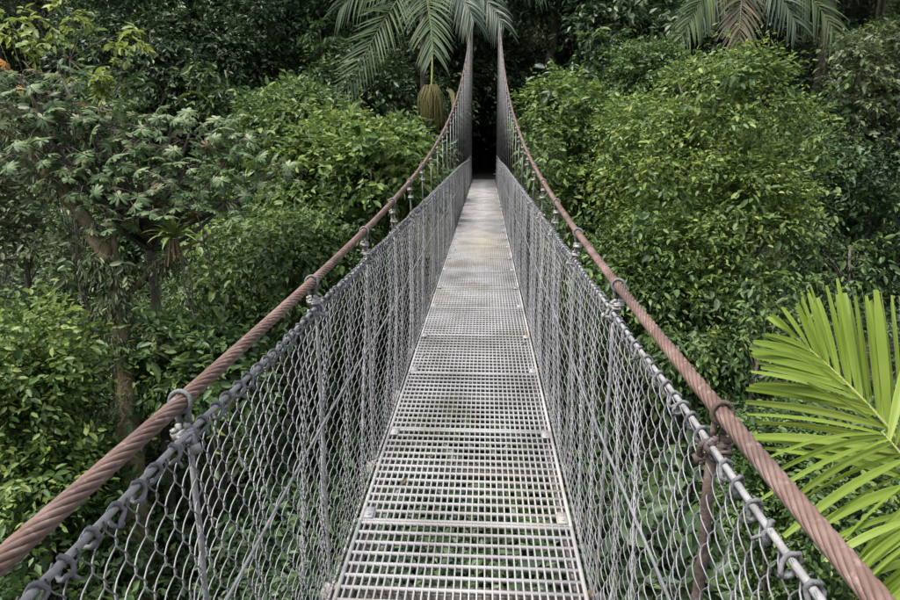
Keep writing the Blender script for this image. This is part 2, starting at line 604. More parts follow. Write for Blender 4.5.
# hangers
def ring(c, r, tr, n=18, m=8, tilt=0.0, sq=1.0):
    a = np.linspace(0, 2 * math.pi, n + 1)[:-1]
    P = np.stack([r * np.cos(a), np.sin(a) * r * sq * math.sin(tilt), r * sq * np.sin(a) * math.cos(tilt)], -1) + np.asarray(c)
    b = MB()
    b.tube(P, tr, m, closed=True)
    return b
def clamp_mesh(mat):
    b = ring((0, 0, 0), 0.0205, .0048, tilt=.25, sq=1.0)
    b.tube([(-.012, 0, -.019), (-.010, .002, -.040), (-.008, .003, -.055)], .006, 6)
    b.tube([(.012, 0, -.019), (.010, .002, -.040), (.008, .003, -.055)], .006, 6)
    return b.mesh('cable_clamp', mat, True)
def clip_mesh(mat):
    b = MB()
    b.box((0, 0, 0), (.040, .018, .014))
    for s in (-1, 1):
        b.tube([(s * .013, 0, -.016), (s * .013, 0, .016)], .0042, 6)
        b.tube([(s * .013, 0, .007), (s * .013, 0, .015)], .0078, 6)
    b.tube([(-.013, -.006, .0), (-.013, -.022, 0), (.013, -.022, 0), (.013, -.006, 0)], .0042, 6)
    return b.mesh('rope_clip', mat, False)
def shackle_mesh(mat):
    a = np.linspace(-.3, math.pi + .3, 12)
    b = MB()
    b.tube(np.stack([.019 * np.cos(a), np.zeros(12), .021 * np.sin(a)], -1), .006, 8)
    b.tube([(-.029, 0, -.010), (.029, 0, -.010)], .0068, 8)
    b.box((.031, 0, -.010), (.010, .018, .018))
    b.box((-.030, 0, -.010), (.008, .016, .016))
    return b.mesh('shackle', mat, True)
def post_mesh(mat, r):
    b = MB()
    q = np.random.RandomState(5)
    zz = np.linspace(1.02, -.09, 12)
    b.tube(np.stack([q.normal(0, .0012, 12), q.normal(0, .0012, 12), zz], -1), r, 8)
    b.tube([(0, 0, -.04), (0, 0, -.10)], r * 1.9, 6)
    return b.mesh('lower_rod', mat, True)
cl = {m: clamp_mesh(M[m]) for m in ('rope', 'rust')}
cp = {m: clip_mesh(M[m]) for m in ('clip', 'rust')}
sh = {m: shackle_mesh(M[m]) for m in ('zinc_old', 'rust')}
rod_thin, rod_rust = post_mesh(M['zinc_old'], .0062), post_mesh(M['rust'], .0115)
for s in (-1, 1):
    for i, d in enumerate(hd):
        zc = cable_z(d)
        zt = float(top_z(d))
        rusty = s > 0 and abs(d - H0) < .01
        b = MB()
        dx = .004
        top = zc - .045
        bot = min(zt + .035, top - .012)
        nseg = 5 if d < 6 else 2
        for e in (-1, 1) if d < 5 else (0,):
            P = np.linspace((e * .0075, e * .002, top), (e * .0075 - s * .006, e * .003, bot - .035), nseg)
            b.tube(P, .0060 if d < 10 else .0064, 6)
        h = obj('hanger', b.mesh('hanger', M['rust'] if rusty and abs(d - H0) < .01 else M['zinc_old'], True), bridge, (s * CX, d, 0))
        o = obj('cable_clamp', cl['rust' if rusty and abs(d - H0) < .01 else 'rope'], h, (0, 0, zc + .001))
        o.rotation_euler = (math.atan(.0148 * d) + .1, 0, rs.normal(0, .12))
        kind = 'rust' if rusty else 'clip'
        if d < 15:
            o = obj('rope_clip', cp[kind], h, (0, -.004, top - .018))
            o.rotation_euler = (rs.normal(0, .1), rs.normal(0, .1), rs.normal(0, .35))
            o = obj('rope_clip', cp[kind], h, (-s * .008, -.006, max(bot - .012, top - .075)))
            o.rotation_euler = (rs.normal(0, .15), rs.normal(0, .15), rs.normal(0, .5))
            o = obj('shackle', sh['rust' if rusty else 'zinc_old'], h, (-s * .014, .004, zt - .012))
            o.rotation_euler = (rs.normal(0, .2), rs.normal(0, .2), rs.normal(0, .5))
        o = obj('lower_rod', rod_rust if rusty else rod_thin, h, (-s * .010, .002, 0))
        if s < 0 and d < 8:
            pass

# twin pylons that carry the cables where the deck meets the bank
for s in (-1, 1):
    b = MB()
    b.tube([(s * .56, D1 + .25, -1.2), (s * .56, D1 + .25, cable_z(D1) + .25)], .075, 10)
    b.box((s * .56, D1 + .25, cable_z(D1) + .3), (.2, .24, .1))
    pyl = obj('pylon', b.mesh('pylon', M['pylon'], True), bridge)
b = MB()
b.box((0, D1 + .25, cable_z(D1) - .4), (1.0, .1, .14))
obj('pylon_crossbar', b.mesh('pylon_crossbar', M['pylon']), bridge)
b = MB()
b.box((0, D1 + .22, -.42), (1.5, .5, .76))
obj('abutment', b.mesh('abutment', M['path']), bridge)

# ------------------------------------------------------------------ foliage
def leaves_to_mesh(name, P, D, U, L, W, mat, hexa=False, fold=.18, bend=.12, mid=None):
    """one small folded blade per leaf"""
    n = len(P)
    L = np.broadcast_to(L, (n,))[:, None]
    W = np.broadcast_to(W, (n,))[:, None]
    S = nrm(np.cross(D, U))
    U = np.cross(S, D)
    tip = P + D * L - U * L * bend
    if not hexa:
        m = P + D * L * .45
        a = m + S * W * .5 + U * W * fold
        c = m - S * W * .5 + U * W * fold
        V = np.stack([P, a, tip, c], 1).reshape(-1, 3)
        i = np.arange(n)[:, None] * 4
        Fc = np.concatenate([i + np.array([[0, 1, 2]]), i + np.array([[0, 2, 3]])], 1).reshape(-1, 3)
    else:
        m1 = P + D * L * .28
        m2 = P + D * L * .66 - U * L * bend * .4
        V = np.stack([P, m1 + S * W * .43 + U * W * fold, m2 + S * W * .42 + U * W * fold, tip, m2 - S * W * .42 + U * W * fold, m1 - S * W * .43 + U * W * fold], 1).reshape(-1, 3)
        i = np.arange(n)[:, None] * 6
        Fc = np.concatenate([i + np.array([[0, 1, 2, 3]]), i + np.array([[0, 3, 4, 5]])], 1).reshape(-1, 4)
    return mesh_np(name, V, [Fc], mat, False)

def sprays(q, C, Rd, density, K, L, W, tl, up=.35, droop=.3, squash=.85, shell=.5, jit=.75, gap=1.1):
    """leafy twigs over a set of lobes: returns leaf bases, directions, normals, lengths"""
    cnt = np.maximum(4, (density * Rd ** 2 * 12.6).astype(int))
    idx = np.repeat(np.arange(len(C)), cnt)
    n = len(idx)
    dr = nrm(q.normal(0, 1, (n, 3)) + np.array([0, 0, up]))
    fac = shell + (1.06 - shell) * q.rand(n) ** .6
    base = C[idx] + dr * (Rd[idx] * fac)[:, None] * np.array([1, 1, squash])
    if gap:
        k3 = 2 * math.pi / gap
        ph = q.rand(6) * 6.28
        bx, by, bz = base[:, 0] * k3, base[:, 1] * k3, base[:, 2] * k3
        g = .9 * np.sin(bx * .37 + ph[2]) * np.sin(by * .4 + ph[4]) + .9 * np.sin(bz * .45 + bx * .2 + ph[0]) + .8 * np.sin(bx + .6 * np.sin(bz * .7 + ph[0]) + ph[1]) + np.sin(by + .6 * np.sin(bx * .8 + ph[2]) + ph[3]) + np.sin(bz * 1.15 + .6 * np.sin(by * .75 + ph[4]) + ph[5])
        ok = q.rand(n) < np.clip(.48 + .55 * g, .02, 1)
        base, dr, idx = base[ok], dr[ok], idx[ok]
        n = len(idx)
    t = nrm(dr + .6 * q.normal(0, 1, (n, 3)) + np.array([0, 0, -.05]))
    tl_ = tl * (.6 + .8 * q.rand(n)) * np.where(q.rand(n) < .07, 2.1, 1.0)
    s = nrm(np.cross(t, np.array([0, 0, 1.0]) + .25 * q.normal(0, 1, (n, 3))))
    f = np.linspace(.1, 1, K)
    Pb = base[:, None, :] + t[:, None, :] * (tl_[:, None] * f[None, :])[..., None]
    Pb[..., 2] -= (tl_[:, None] * f[None, :] ** 2 * droop)
    sg = np.where(np.arange(K) % 2 == 0, 1.0, -1.0)
    Dd = t[:, None, :] * .6 + s[:, None, :] * (sg * .85)[None, :, None]
    Dd[:, -1, :] = t
    Dd = Dd + .28 * q.normal(0, 1, Dd.shape)
    Dd[..., 2] -= droop
    Dd = nrm(Dd)
    Uu = np.array([0, 0, 1.0]) + jit * q.normal(0, 1, Dd.shape) + .35 * dr[:, None, :]
    Uu = nrm(Uu)
    LL = L * (.45 + .75 * q.rand(n, K)) * (.75 + .6 * q.rand(n))[:, None] * (1 - .25 * np.abs(f - .5))[None, :]
    m = n * K
    return Pb.reshape(m, 3), Dd.reshape(m, 3), Uu.reshape(m, 3), LL.reshape(m), (LL * W / L).reshape(m)

def in_poly(P, poly):
    x, y = P[:, 0], P[:, 1]
    c = np.zeros(len(P), bool)
    n = len(poly)
    for i in range(n):
        x1, y1 = poly[i]
        x2, y2 = poly[(i + 1) % n]
        cond = (y1 > y) != (y2 > y)
        c ^= cond & (x < (x2 - x1) * (y - y1) / (y2 - y1 + 1e-9) + x1)
    return c

def poly_lobes(q, poly, depth, n, rmin, rmax, bulge):
    """lobes of a crown whose outline follows a photographed outline; depth from a rounded body"""
    poly = np.array(poly, float)
    lo, hi = poly.min(0), poly.max(0)
    c = poly.mean(0)
    half = (hi - lo) / 2
    pts = []
    rad = []
    tries = 0
    while len(pts) < n and tries < 8000:
        tries += 1
        p = lo + (hi - lo) * q.rand(2)
        r = rmin + (rmax - rmin) * q.rand()
        o_ = .75 * r * F / depth
        if not in_poly(p + np.array([[0, 0], [o_, 0], [-o_, 0], [0, o_], [0, -o_]]), poly).all():
            continue
        if any((p[0] - a[0]) ** 2 + (p[1] - a[1]) ** 2 < (.72 * (r + b) * F / depth) ** 2 for a, b in zip(pts, rad)) and tries < 5000:
            continue
        pts.append(p)
        rad.append(r)
    out = []
    for p, r in zip(pts, rad):
        rho = min(1, np.linalg.norm((p - c) / half))
        dz = -bulge * math.sqrt(max(0, 1 - rho * rho)) + q.normal(0, .38 * bulge)
        out.append(at(p[0], p[1], depth + dz))
        # a mirrored lobe on the far side keeps the crown a body
        if q.rand() < .45:
            out.append(at(c[0] + (p[0] - c[0]) * .8, c[1] + (p[1] - c[1]) * .85, depth + bulge * (.5 + .6 * q.rand())))
            rad.append(r)
    k = len(pts)
    extra = rad[k:]
    rr = []
    e = 0
    o = 0
    # radii in the order of out
    C = np.array(out)
    Rr = np.empty(len(C))
    Rr[:] = rmin + (rmax - rmin) * q.rand(len(C))
    return C, Rr

def limbs(b, base, tip, targets, r0, q, wob=.12, nt=4):
    """trunk from base to tip with limbs towards some lobes"""
    base, tip = np.asarray(base, float), np.asarray(tip, float)
    n = 9
    f = np.linspace(0, 1, n)
    P = base + (tip - base) * f[:, None]
    ln = np.linalg.norm(tip - base)
    P[1:-1, :2] += q.normal(0, wob, (n - 2, 2)) * min(1, ln / 6)
    b.tube(P, r0 * (1.25 - .85 * f), 9)
    for tg in targets:
        k = q.randint(n // 2, n)
        s = P[k]
        m = (s + tg) / 2 + np.array([0, 0, .12 * np.linalg.norm(tg - s)]) + q.normal(0, .1, 3)
        g = np.linspace(0, 1, 7)[:, None]
        B = (1 - g) ** 2 * s + 2 * g * (1 - g) * m + g ** 2 * tg
        b.tube(B, r0 * (.42 - .34 * g[:, 0]), 6)

def hero_tree(name, label, cat, poly, depth, mat, n, rr, bulge, L, W, density, base=None, K=7, tl=.45, r0=.16, hexa=False, seed=1, droop=.3, up=.35, shell=.5, bark='bark', lobes=None, group=None, jit=.75, nlimb=14, creeper=None):
    q = np.random.RandomState(seed)
    if lobes is None:
        C, Rd = poly_lobes(q, poly, depth, n, rr[0], rr[1], bulge)
    else:
        C, Rd = lobes
    cen = C.mean(0)
    if base is None:
        base = np.array([cen[0], cen[1] + .2 * bulge, 0])
        base[2] = float(ground(base[0], base[1])) - .3
    root = thing(name, label, cat, tuple(base), group)
    off = -np.asarray(base)
    Pb, Dd, Uu, LL, WW = sprays(q, C, Rd, density, K, L, W, tl, droop=droop, up=up, shell=shell, jit=jit)
    ok = ~((np.abs(Pb[:, 0]) < .74) & (Pb[:, 2] > -.5) & (Pb[:, 1] < 27.5))
    obj('crown', leaves_to_mesh('crown', Pb[ok] + off, Dd[ok], Uu[ok], LL[ok], WW[ok], mat, hexa), root)
    if creeper:
        k = q.permutation(len(C))[:max(3, len(C) // 4)]
        Cv = C[k] + (CAM - C[k]) / np.linalg.norm(CAM - C[k], axis=1, keepdims=True) * (.6 * Rd[k])[:, None]
        Pb, Dd, Uu, LL, WW = sprays(q, Cv, Rd[k] * .7, density * .2, 4, L * 1.5, W * 1.6, tl * .7, droop=.9, jit=.5, gap=0)
        ok = ~((np.abs(Pb[:, 0]) < .74) & (Pb[:, 2] > -.5) & (Pb[:, 1] < 27.5))
        obj('creeper', leaves_to_mesh('creeper', Pb[ok] + off, Dd[ok], Uu[ok], LL[ok], WW[ok], M[creeper], True), root)
    b = MB()
    tip = cen + np.array([0, 0, .15 * (C[:, 2].max() - cen[2])])
    tg = C[q.permutation(len(C))[:nlimb]]
    limbs(b, (0, 0, 0), tip + off, [t + off for t in tg], r0, q)
    obj('trunk', b.mesh('trunk', M[bark], True), root)
    return root

# ---- generic crowns for the trees that are copied
def generic_crown(seed, Rr, flat, nl, mat, L, W, density, K=6, tl=.5, droop=.3):
    q = np.random.RandomState(seed)
    d = nrm(q.normal(0, 1, (nl, 3)) + np.array([0, 0, .25]))
    C = d * (Rr * (.35 + .5 * q.rand(nl)))[:, None] * np.array([1, 1, flat])
    Rd = Rr * (.26 + .2 * q.rand(nl))
    Pb, Dd, Uu, LL, WW = sprays(q, C, Rd, density, K, L, W, tl, droop=droop)
    me = leaves_to_mesh('crown', Pb, Dd, Uu, LL, WW, mat)
    b = MB()
    limbs(b, (0, 0, -8.0), (0, 0, Rr * .2), [c for c in C[:7]], .17, q, .18)
    return me, b.mesh('trunk', M['bark'], True)

GEN = {
    'small': generic_crown(21, 2.6, .8, 20, M['green'], .17, .078, 22),
    'broad': generic_crown(22, 2.8, .7, 18, M['dark'], .30, .135, 9, K=5, tl=.6, droop=.45),
    'light': generic_crown(23, 2.3, .85, 18, M['bright'], .16, .075, 24),
    'dull': generic_crown(24, 2.5, .9, 18, M['dull'], .19, .085, 18, droop=.5),
    'deep': generic_crown(25, 3.0, .9, 22, M['dark'], .20, .09, 16, droop=.4),
}
KIND_LABEL = {
    'small': 'mid green small-leaved tree',
    'broad': 'dark broad-leaved tree with drooping foliage',
    'light': 'light green bushy tree',
    'dull': 'dull olive tree with hanging leaves',
    'deep': 'deep green dense tree',
}
def to_px(p):
    v = np.asarray(p, float) - CAM
    dz = max(.1, float(np.dot(v, FWD)))
    return 450 + F * float(np.dot(v, RGT)) / dz, 300 - F * float(np.dot(v, UPV)) / dz
def slope_place(p):
    x = to_px(p)[0]
    for lim, txt in ((110, 'far behind the lime leaf sprays'), (230, 'on the slope behind the lobed-leaved tree'), (340, 'on the slope behind the dense green tree'), (460, 'on the slope behind the palm over the cables'),
                     (515, 'on the slope beyond the path opening'), (610, 'on the slope behind the light green tree'), (720, 'on the slope behind the rounded bush'), (830, 'on the slope behind the browning palm frond')):
        if x < lim:
            return txt
    return 'on the slope behind the olive-leaved tree'
def ravine_place(p):
    x = to_px(p)[0]
    for lim, txt in ((60, 'in the ravine below the fresh green crown'), (180, 'in the ravine at the mossy trunk'), (330, 'in the ravine beyond the mossy tree shrubs'), (440, 'in the ravine past the shaded creeper tree'),
                     (600, 'in the ravine under the grating deck'), (720, 'in the ravine under the vine-covered tree')):
        if x < lim:
            return txt
    return 'in the ravine below the young palm'
def copy_tree(kind, x, y, ztop, scale, place, group, rz):
    """ztop: height of the crown centre"""
    cm, tm = GEN[kind]
    g = float(ground(x, y)) - .2
    root = thing('forest_tree', KIND_LABEL[kind] + ' ' + place, 'tree', (x, y, g), group, rz)
    obj('crown', cm, root, (0, 0, ztop - g), 0, scale)
    obj('trunk', tm, root, (0, 0, ztop - g), 0, (scale, scale, max(.3, (ztop - g) / 8.0)))
    return root

q = np.random.RandomState(77)
# the slope the bridge runs to
spots = []
for row, (y0, n) in enumerate([(28, 14), (32.5, 15), (38, 15), (45, 15), (53, 14)]):
    xa, xb = -.92 * y0 - 1, .78 * y0 + 1
    for i in range(n):
        x = xa + (xb - xa) * (i + .5) / n + q.normal(0, .9)
        y = y0 + q.normal(0, 1.2)
        if abs(x) < 2.6 and y < 36:
            x = math.copysign(2.9 + q.rand(), x if x else 1)
        spots.append((x, y))
kinds = ['deep', 'broad', 'small', 'deep', 'dull', 'broad', 'deep', 'deep', 'broad']
for i, (x, y) in enumerate(spots):
    g = float(ground(x, y))
    kd = kinds[q.randint(len(kinds))]
    copy_tree(kd, x, y, g + 2.2 + 3.0 * q.rand(), .85 + .5 * q.rand(), slope_place((x, y, g + 3)), 'trees on the far slope', q.rand() * 6.28)
# trees that close over the path behind the landing
for i, (x, y, z, s) in enumerate([(-2.6, 30.5, 3.4, 1.0), (2.7, 31.0, 3.2, 1.0), (-1.2, 34.0, 5.2, 1.1), (1.6, 35.0, 5.0, 1.1), (0.2, 38.5, 3.2, 1.15), (-2.2, 39, 2.0, 1.0), (2.4, 39.5, 1.8, 1.0), (0, 42.5, 1.8, 1.2)]):
    copy_tree('deep' if i % 2 else 'broad', x, y, z, s, 'closing over the path past the landing', 'trees over the path', i * 1.3)
# the ravine under the bridge
for i in range(34):
    x = q.uniform(-17, 13)
    y = q.uniform(3.5, 21)
    g = float(ground(x, y))
    top = -4.2 - 1.2 * q.rand() - .12 * max(0, 10 - y) - (0.8 if abs(x) < 3 else 0)
    z = max(g + 2.0, top)
    kd = ['small', 'deep', 'deep', 'dull', 'small', 'broad'][q.randint(6)]
    if abs(x) < 3.2:
        z = min(z, -5.5)
        kd = 'deep' if i % 2 else 'broad'
    z = min(z, -3.0) if abs(x) < 9 else min(z, -2)
    copy_tree(kd, x, y, z, .8 + .45 * q.rand(), ravine_place((x, y, z)), 'trees in the ravine', q.rand() * 6.28)

# ---- trees one can tell apart
hero_tree('leafy_tree', 'big bright green tree with small leaves beside the bridge', 'tree',
          [(612, 130), (640, 92), (668, 74), (700, 58), (728, 70), (745, 62), (786, 96), (815, 126), (828, 160), (806, 190), (812, 215), (780, 250), (776, 292), (750, 320), (735, 400), (700, 395), (665, 335), (640, 300), (600, 270), (610, 200), (590, 170)],
          14.5, M['bright'], 64, (.28, .66), 1.9, .128, .058, 66, seed=5, hexa=True, r0=.2, creeper='green', nlimb=22)
hero_tree('leafy_tree', 'light green tree touching the bridge hangers, lower than the big bright one beside it', 'tree',
          [(508, 124), (530, 92), (556, 78), (590, 92), (618, 112), (632, 170), (622, 235), (575, 210), (540, 165)],
          18.0, M['bright'], 32, (.3, .6), 1.2, .20, .09, 38, seed=6, r0=.13, creeper='dark')
hero_tree('vine_covered_tree', 'dark vine-covered tree trunk hung with small leaves below the bright crown', 'tree',
          [(560, 205), (640, 235), (720, 270), (800, 250), (810, 320), (780, 390), (770, 450), (690, 440), (640, 360), (600, 290)],
          13.2, M['green'], 60, (.25, .55), 1.3, .15, .066, 44, seed=7, r0=.2, droop=.8, hexa=True, creeper='dark', shell=.35)
hero_tree('leafy_tree', 'dark tree in the gap behind the bright crown beside the fan of palm leaves', 'tree',
          [(770, 150), (840, 130), (930, 130), (950, 300), (880, 310), (790, 290)],
          21, M['dark'], 34, (.5, .9), 1.6, .18, .08, 22, creeper='green', seed=8)
hero_tree('leafy_tree', 'tree with olive leaves and a bare thin limb on the slope past the palm crown', 'tree',
          [(830, 40), (880, 20), (940, 60), (940, 170), (860, 150), (835, 100)],
          21, M['dull'], 26, (.4, .75), 1.4, .22, .10, 18, creeper='green', seed=9)
hero_tree('round_bush', 'rounded green bush between the bright tree and the second palm', 'bush',
          [(600, 62), (640, 40), (680, 60), (660, 100), (610, 110)],
          21, M['green'], 14, (.5, .8), 1.1, .17, .08, 30, seed=10, r0=.1)
hero_tree('leafy_tree', 'green tree with yellow-green shoots beside the cable, under the palm flower stalk', 'tree',
          [(285, 170), (318, 140), (345, 118), (372, 128), (405, 122), (434, 158), (428, 195), (385, 228), (310, 232), (270, 200)],
          14, M['bright'], 32, (.4, .65), 1.3, .17, .078, 40, creeper='lime', seed=12, hexa=True)
hero_tree('leafy_tree', 'dense green tree rising behind the large lobed leaves', 'tree',
          [(225, 140), (248, 104), (275, 100), (300, 80), (338, 88), (345, 140), (300, 205), (240, 215), (200, 180)],
          17, M['green'], 32, (.45, .75), 1.4, .18, .08, 34, creeper='bright', seed=13)
hero_tree('leafy_tree', 'shaded small-leaved tree hung with creepers under the bromeliad', 'tree',
          [(190, 215), (330, 205), (390, 225), (360, 300), (300, 330), (250, 330), (190, 300)],
          13, M['green'], 44, (.35, .6), 1.2, .14, .062, 36, creeper='bright', seed=14, droop=.55)
hero_tree('shrub', 'bright leafy shrub at the foot of the mossy trunk', 'shrub',
          [(135, 345), (190, 320), (240, 345), (250, 400), (190, 430), (140, 410)],
          10.5, M['green'], 20, (.3, .48), .7, .17, .08, 42, seed=15, hexa=True, r0=.08)
hero_tree('leafy_tree', 'rounded fresh green crown low beside the mossy trunk', 'tree',
          [(-40, 322), (30, 310), (72, 345), (90, 400), (84, 450), (52, 500), (0, 545), (-60, 520)],
          9.5, M['bright'], 40, (.34, .52), 1.2, .12, .058, 62, seed=16, hexa=True)
hero_tree('leafy_tree', 'dark tree low in the ravine between the fresh green crown and the cable', 'tree',
          [(40, 520), (110, 440), (190, 450), (190, 600), (100, 640), (20, 600)],
          12, M['dark'], 28, (.45, .7), 1.2, .15, .07, 28, seed=17)
hero_tree('shrub', 'dark small-leaved shrub under the fan of palm leaves', 'shrub',
          [(745, 420), (850, 400), (930, 450), (930, 620), (760, 640), (735, 520)],
          6.5, M['green'], 46, (.26, .42), .8, .075, .036, 110, seed=18, tl=.22, hexa=True, r0=.07)
hero_tree('leafy_tree', 'tall dark tree with glossy leaves over the lobed-leaved crown', 'tree',
          [(60, -30), (200, -40), (250, 40), (250, 110), (180, 130), (90, 100)],
          25, M['dark'], 44, (.6, 1.0), 2.0, .22, .10, 18, creeper='green', seed=19)

# ---- mossy tree with its limbs, hung with epiphytes
q = np.random.RandomState(31)
DM = 9.3
def pxpath(pts, dep, n=24, jit=0.0):
    pts = np.array([at(x, y, dep if len(r) == 0 else r[0]) for x, y, *r in pts])
    t = np.linspace(0, len(pts) - 1, n)
    i = np.minimum(t.astype(int), len(pts) - 2)
    f = (t - i)[:, None]
    p0 = pts[np.maximum(i - 1, 0)]
    p1, p2 = pts[i], pts[i + 1]
    p3 = pts[np.minimum(i + 2, len(pts) - 1)]
    P = .5 * ((2 * p1) + (-p0 + p2) * f + (2 * p0 - 5 * p1 + 4 * p2 - p3) * f ** 2 + (-p0 + 3 * p1 - 3 * p2 + p3) * f ** 3)
    if jit:
        P[1:-1] += q.normal(0, jit, (n - 2, 3))
    return P
trunk_top = [(136, 520), (131, 440), (127, 400), (122, 350), (117, 300), (108, 250)]
P0 = at(140, 520, DM)
gz_ = float(ground(P0[0], P0[1])) - .3
mbase = np.array([P0[0] + .1, P0[1], gz_])
mossy = thing('mossy_tree', 'leaning tree trunk shaggy with moss and epiphytes, limb forking up from it', 'tree', tuple(mbase))
b = MB()
P = pxpath(trunk_top, DM, 26, .012)
P = np.vstack([mbase, mbase * .4 + P[0] * .6, P])
b.tube(P - mbase, np.linspace(.17, .085, len(P)) * (1 + .25 * q.rand(len(P))), 10)
Pa = pxpath([(110, 262), (88, 224), (66, 192), (42, 166), (18, 145), (-30, 118)], DM - .2, 24, .02)
b.tube(Pa - mbase, np.linspace(.10, .065, len(Pa)) * (1 + .2 * q.rand(len(Pa))), 9)
Pb_ = pxpath([(117, 300), (116, 262), (112, 225), (108, 205)], DM - .1, 14, .01)
b.tube(Pb_ - mbase, np.linspace(.065, .035, len(Pb_)), 8)
Pc = pxpath([(122, 310), (148, 268), (170, 256), (190, 246), (206, 240), (216, 228)], DM + .1, 20, .02)
b.tube(Pc - mbase, np.linspace(.05, .012, len(Pc)), 7)
obj('trunk', b.mesh('trunk', M['moss_bark'], True), mossy)
# tufts of epiphytes along the bark
C = np.vstack([P[4:], P[6:] + q.normal(0, .08, (len(P) - 6, 3)), Pa, Pa + q.normal(0, .1, Pa.shape), Pb_, Pc[:10]])
Rd = .12 + .09 * q.rand(len(C))
Pb, Dd, Uu, LL, WW = sprays(q, C, Rd, 60, 5, .11, .028, .09, droop=1.2, up=.1, jit=.7, gap=.7)
obj('epiphyte_foliage', leaves_to_mesh('epiphyte_foliage', Pb - mbase, Dd, Uu, LL, WW, M['dull'], True), mossy)
C = np.array([at(x, y, DM + d) for x, y, d in [(95, 330, 0), (88, 300, .1), (80, 275, 0), (102, 360, -.1), (95, 285, .2), (70, 255, .1), (130, 285, -.2), (140, 320, 0), (135, 345, -.1), (60, 240, .2), (84, 250, -.1)]])
Pb, Dd, Uu, LL, WW = sprays(q, C, np.full(len(C), .26), 11, 6, .14, .06, .3, droop=.9, gap=.6)
obj('hanging_leaves', leaves_to_mesh('hanging_leaves', Pb - mbase, Dd, Uu, LL, WW, M['dull'], True), mossy)
C, Rd = poly_lobes(q, [(-60, 110), (0, 100), (40, 140), (60, 200), (50, 250), (-50, 260)], DM + .4, 16, .22, .34, .4)
Pb, Dd, Uu, LL, WW = sprays(q, C, Rd, 34, 6, .15, .075, .34, droop=.4)
obj('crown', leaves_to_mesh('crown', Pb - mbase, Dd, Uu, LL, WW, M['dull'], True), mossy)

# ---- tree of big lobed leaves
def lobed_leaf(seed, mat, nl=9):
    """an umbrella leaf: long lobes joined round the stalk, drooping at the tips"""
    q2 = np.random.RandomState(seed)
    V, Fq = [], []
    for k in range(nl):
        a = 2 * math.pi * (k + .5) / (nl + 1.2) + .35 + q2.normal(0, .06)
        L = (.26 + .06 * math.cos(a - math.pi)) * (.9 + .2 * q2.rand())
        d = np.array([math.cos(a), math.sin(a), 0])
        s = np.array([-math.sin(a), math.cos(a), 0])
        wd = L * .165
        i = len(V)
        f = [0, .3, .65, .9, 1.0]
        ww = [.03, .55, 1.0, .7, .05]
        dr = q2.uniform(.25, .6)
        for ff, w_ in zip(f, ww):
            z = -dr * L * ff ** 2 + .02 * ff
            c = d * L * ff
            V += [c + s * wd * w_ + [0, 0, z - wd * w_ * .25], c + [0, 0, z + .004], c - s * wd * w_ + [0, 0, z - wd * w_ * .25]]
        for m in range(4):
            o = i + m * 3
            Fq += [[o, o + 3, o + 4, o + 1], [o + 1, o + 4, o + 5, o + 2]]
    return mesh_np('lobed_leaf', np.array(V), [np.array(Fq)], mat, True)
LOBED = [lobed_leaf(k, M['grey'], 9 + k % 3) for k in range(6)]
DEADL = [lobed_leaf(40 + k, M['dead'], 7) for k in range(2)]
ORL = lobed_leaf(50, M['orange'], 8)
DC = 9.6
cb = at(160, 560, DC + .3)
cb = np.array([cb[0], cb[1], float(ground(cb[0], cb[1])) - .3])
cec = thing('lobed_leaf_tree', 'slender tree with big pale grey-green lobed leaves and a few orange dead ones', 'tree', tuple(cb))
tips = [(20, 72, 9.8), (45, 88, 9.9), (62, 70, 10.2), (8, 100, 9.6), (40, 118, 9.8), (75, 112, 10.0), (95, 125, 10.2), (115, 118, 10.3), (60, 140, 9.9), (88, 150, 10),
        (118, 150, 10), (135, 135, 10.2), (150, 118, 10.4), (172, 112, 10.5), (190, 125, 10.4), (165, 140, 10.2), (140, 165, 10), (110, 178, 9.9), (160, 172, 10),
        (185, 160, 10.2), (205, 140, 10.5), (128, 195, 9.9), (152, 200, 10), (188, 188, 10.2), (212, 120, 10.6), (228, 150, 10.6), (210, 175, 10.4), (85, 178, 9.8), (70, 160, 9.7),
        (280, 160, 11), (262, 178, 10.9), (30, 145, 9.6), (100, 100, 10.3), (240, 130, 10.8), (172, 205, 10.1), (105, 205, 9.8), (225, 195, 10.5)]
b = MB()
fork = at(150, 250, DC + .3)
b.tube(np.linspace(cb - cb, fork - cb, 10) + np.vstack([np.zeros(3), q.normal(0, .05, (8, 3)), np.zeros(3)]), np.linspace(.13, .07, 10), 8)
for i, (x, y, d) in enumerate(tips):
    e = at(x, y + 8, d - .9)
    g = np.linspace(0, 1, 8)[:, None]
    st = fork + (at(140, 200, DC) - fork) * ((i % 4) / 4)
    mid = (st + e) / 2 + np.array([0, 0, -.28])
    b.tube((1 - g) ** 2 * st + 2 * g * (1 - g) * mid + g ** 2 * e - cb, .045 - .026 * g[:, 0], 6)
    nn = 8 + q.randint(4)
    for k in range(nn):
        az = 2 * math.pi * k / nn + q.rand() * .9
        rad = .10 + .32 * q.rand()
        p = e + np.array([rad * math.cos(az) * 1.25, rad * math.sin(az), .18 - .42 * q.rand()])
        b.tube(np.array([e, (e + p) / 2 + [0, 0, .05], p]) - cb, .006, 4)
        dead = q.rand() < .045
        o = obj('leaf', DEADL[k % 2] if dead else LOBED[q.randint(6)], cec, tuple(p - cb))
        o.rotation_euler = (q.normal(0, .5) + .15, q.normal(0, .4) + .4, az)
        s_ = .30 + .34 * q.rand()
        o.scale = (s_, s_, s_)
for x, y, d in [(6, 64, 9.5), (26, 91, 9.6), (114, 214, 9.7), (192, 211, 9.9), (78, 108, 9.8)]:
    p = at(x, y, d)
    o = obj('leaf', ORL, cec, tuple(p - cb))
    o.rotation_euler = (1.0, .3, q.rand() * 6)
    o.scale = (.42,) * 3
    o['label'] = 'curled orange dead leaf'
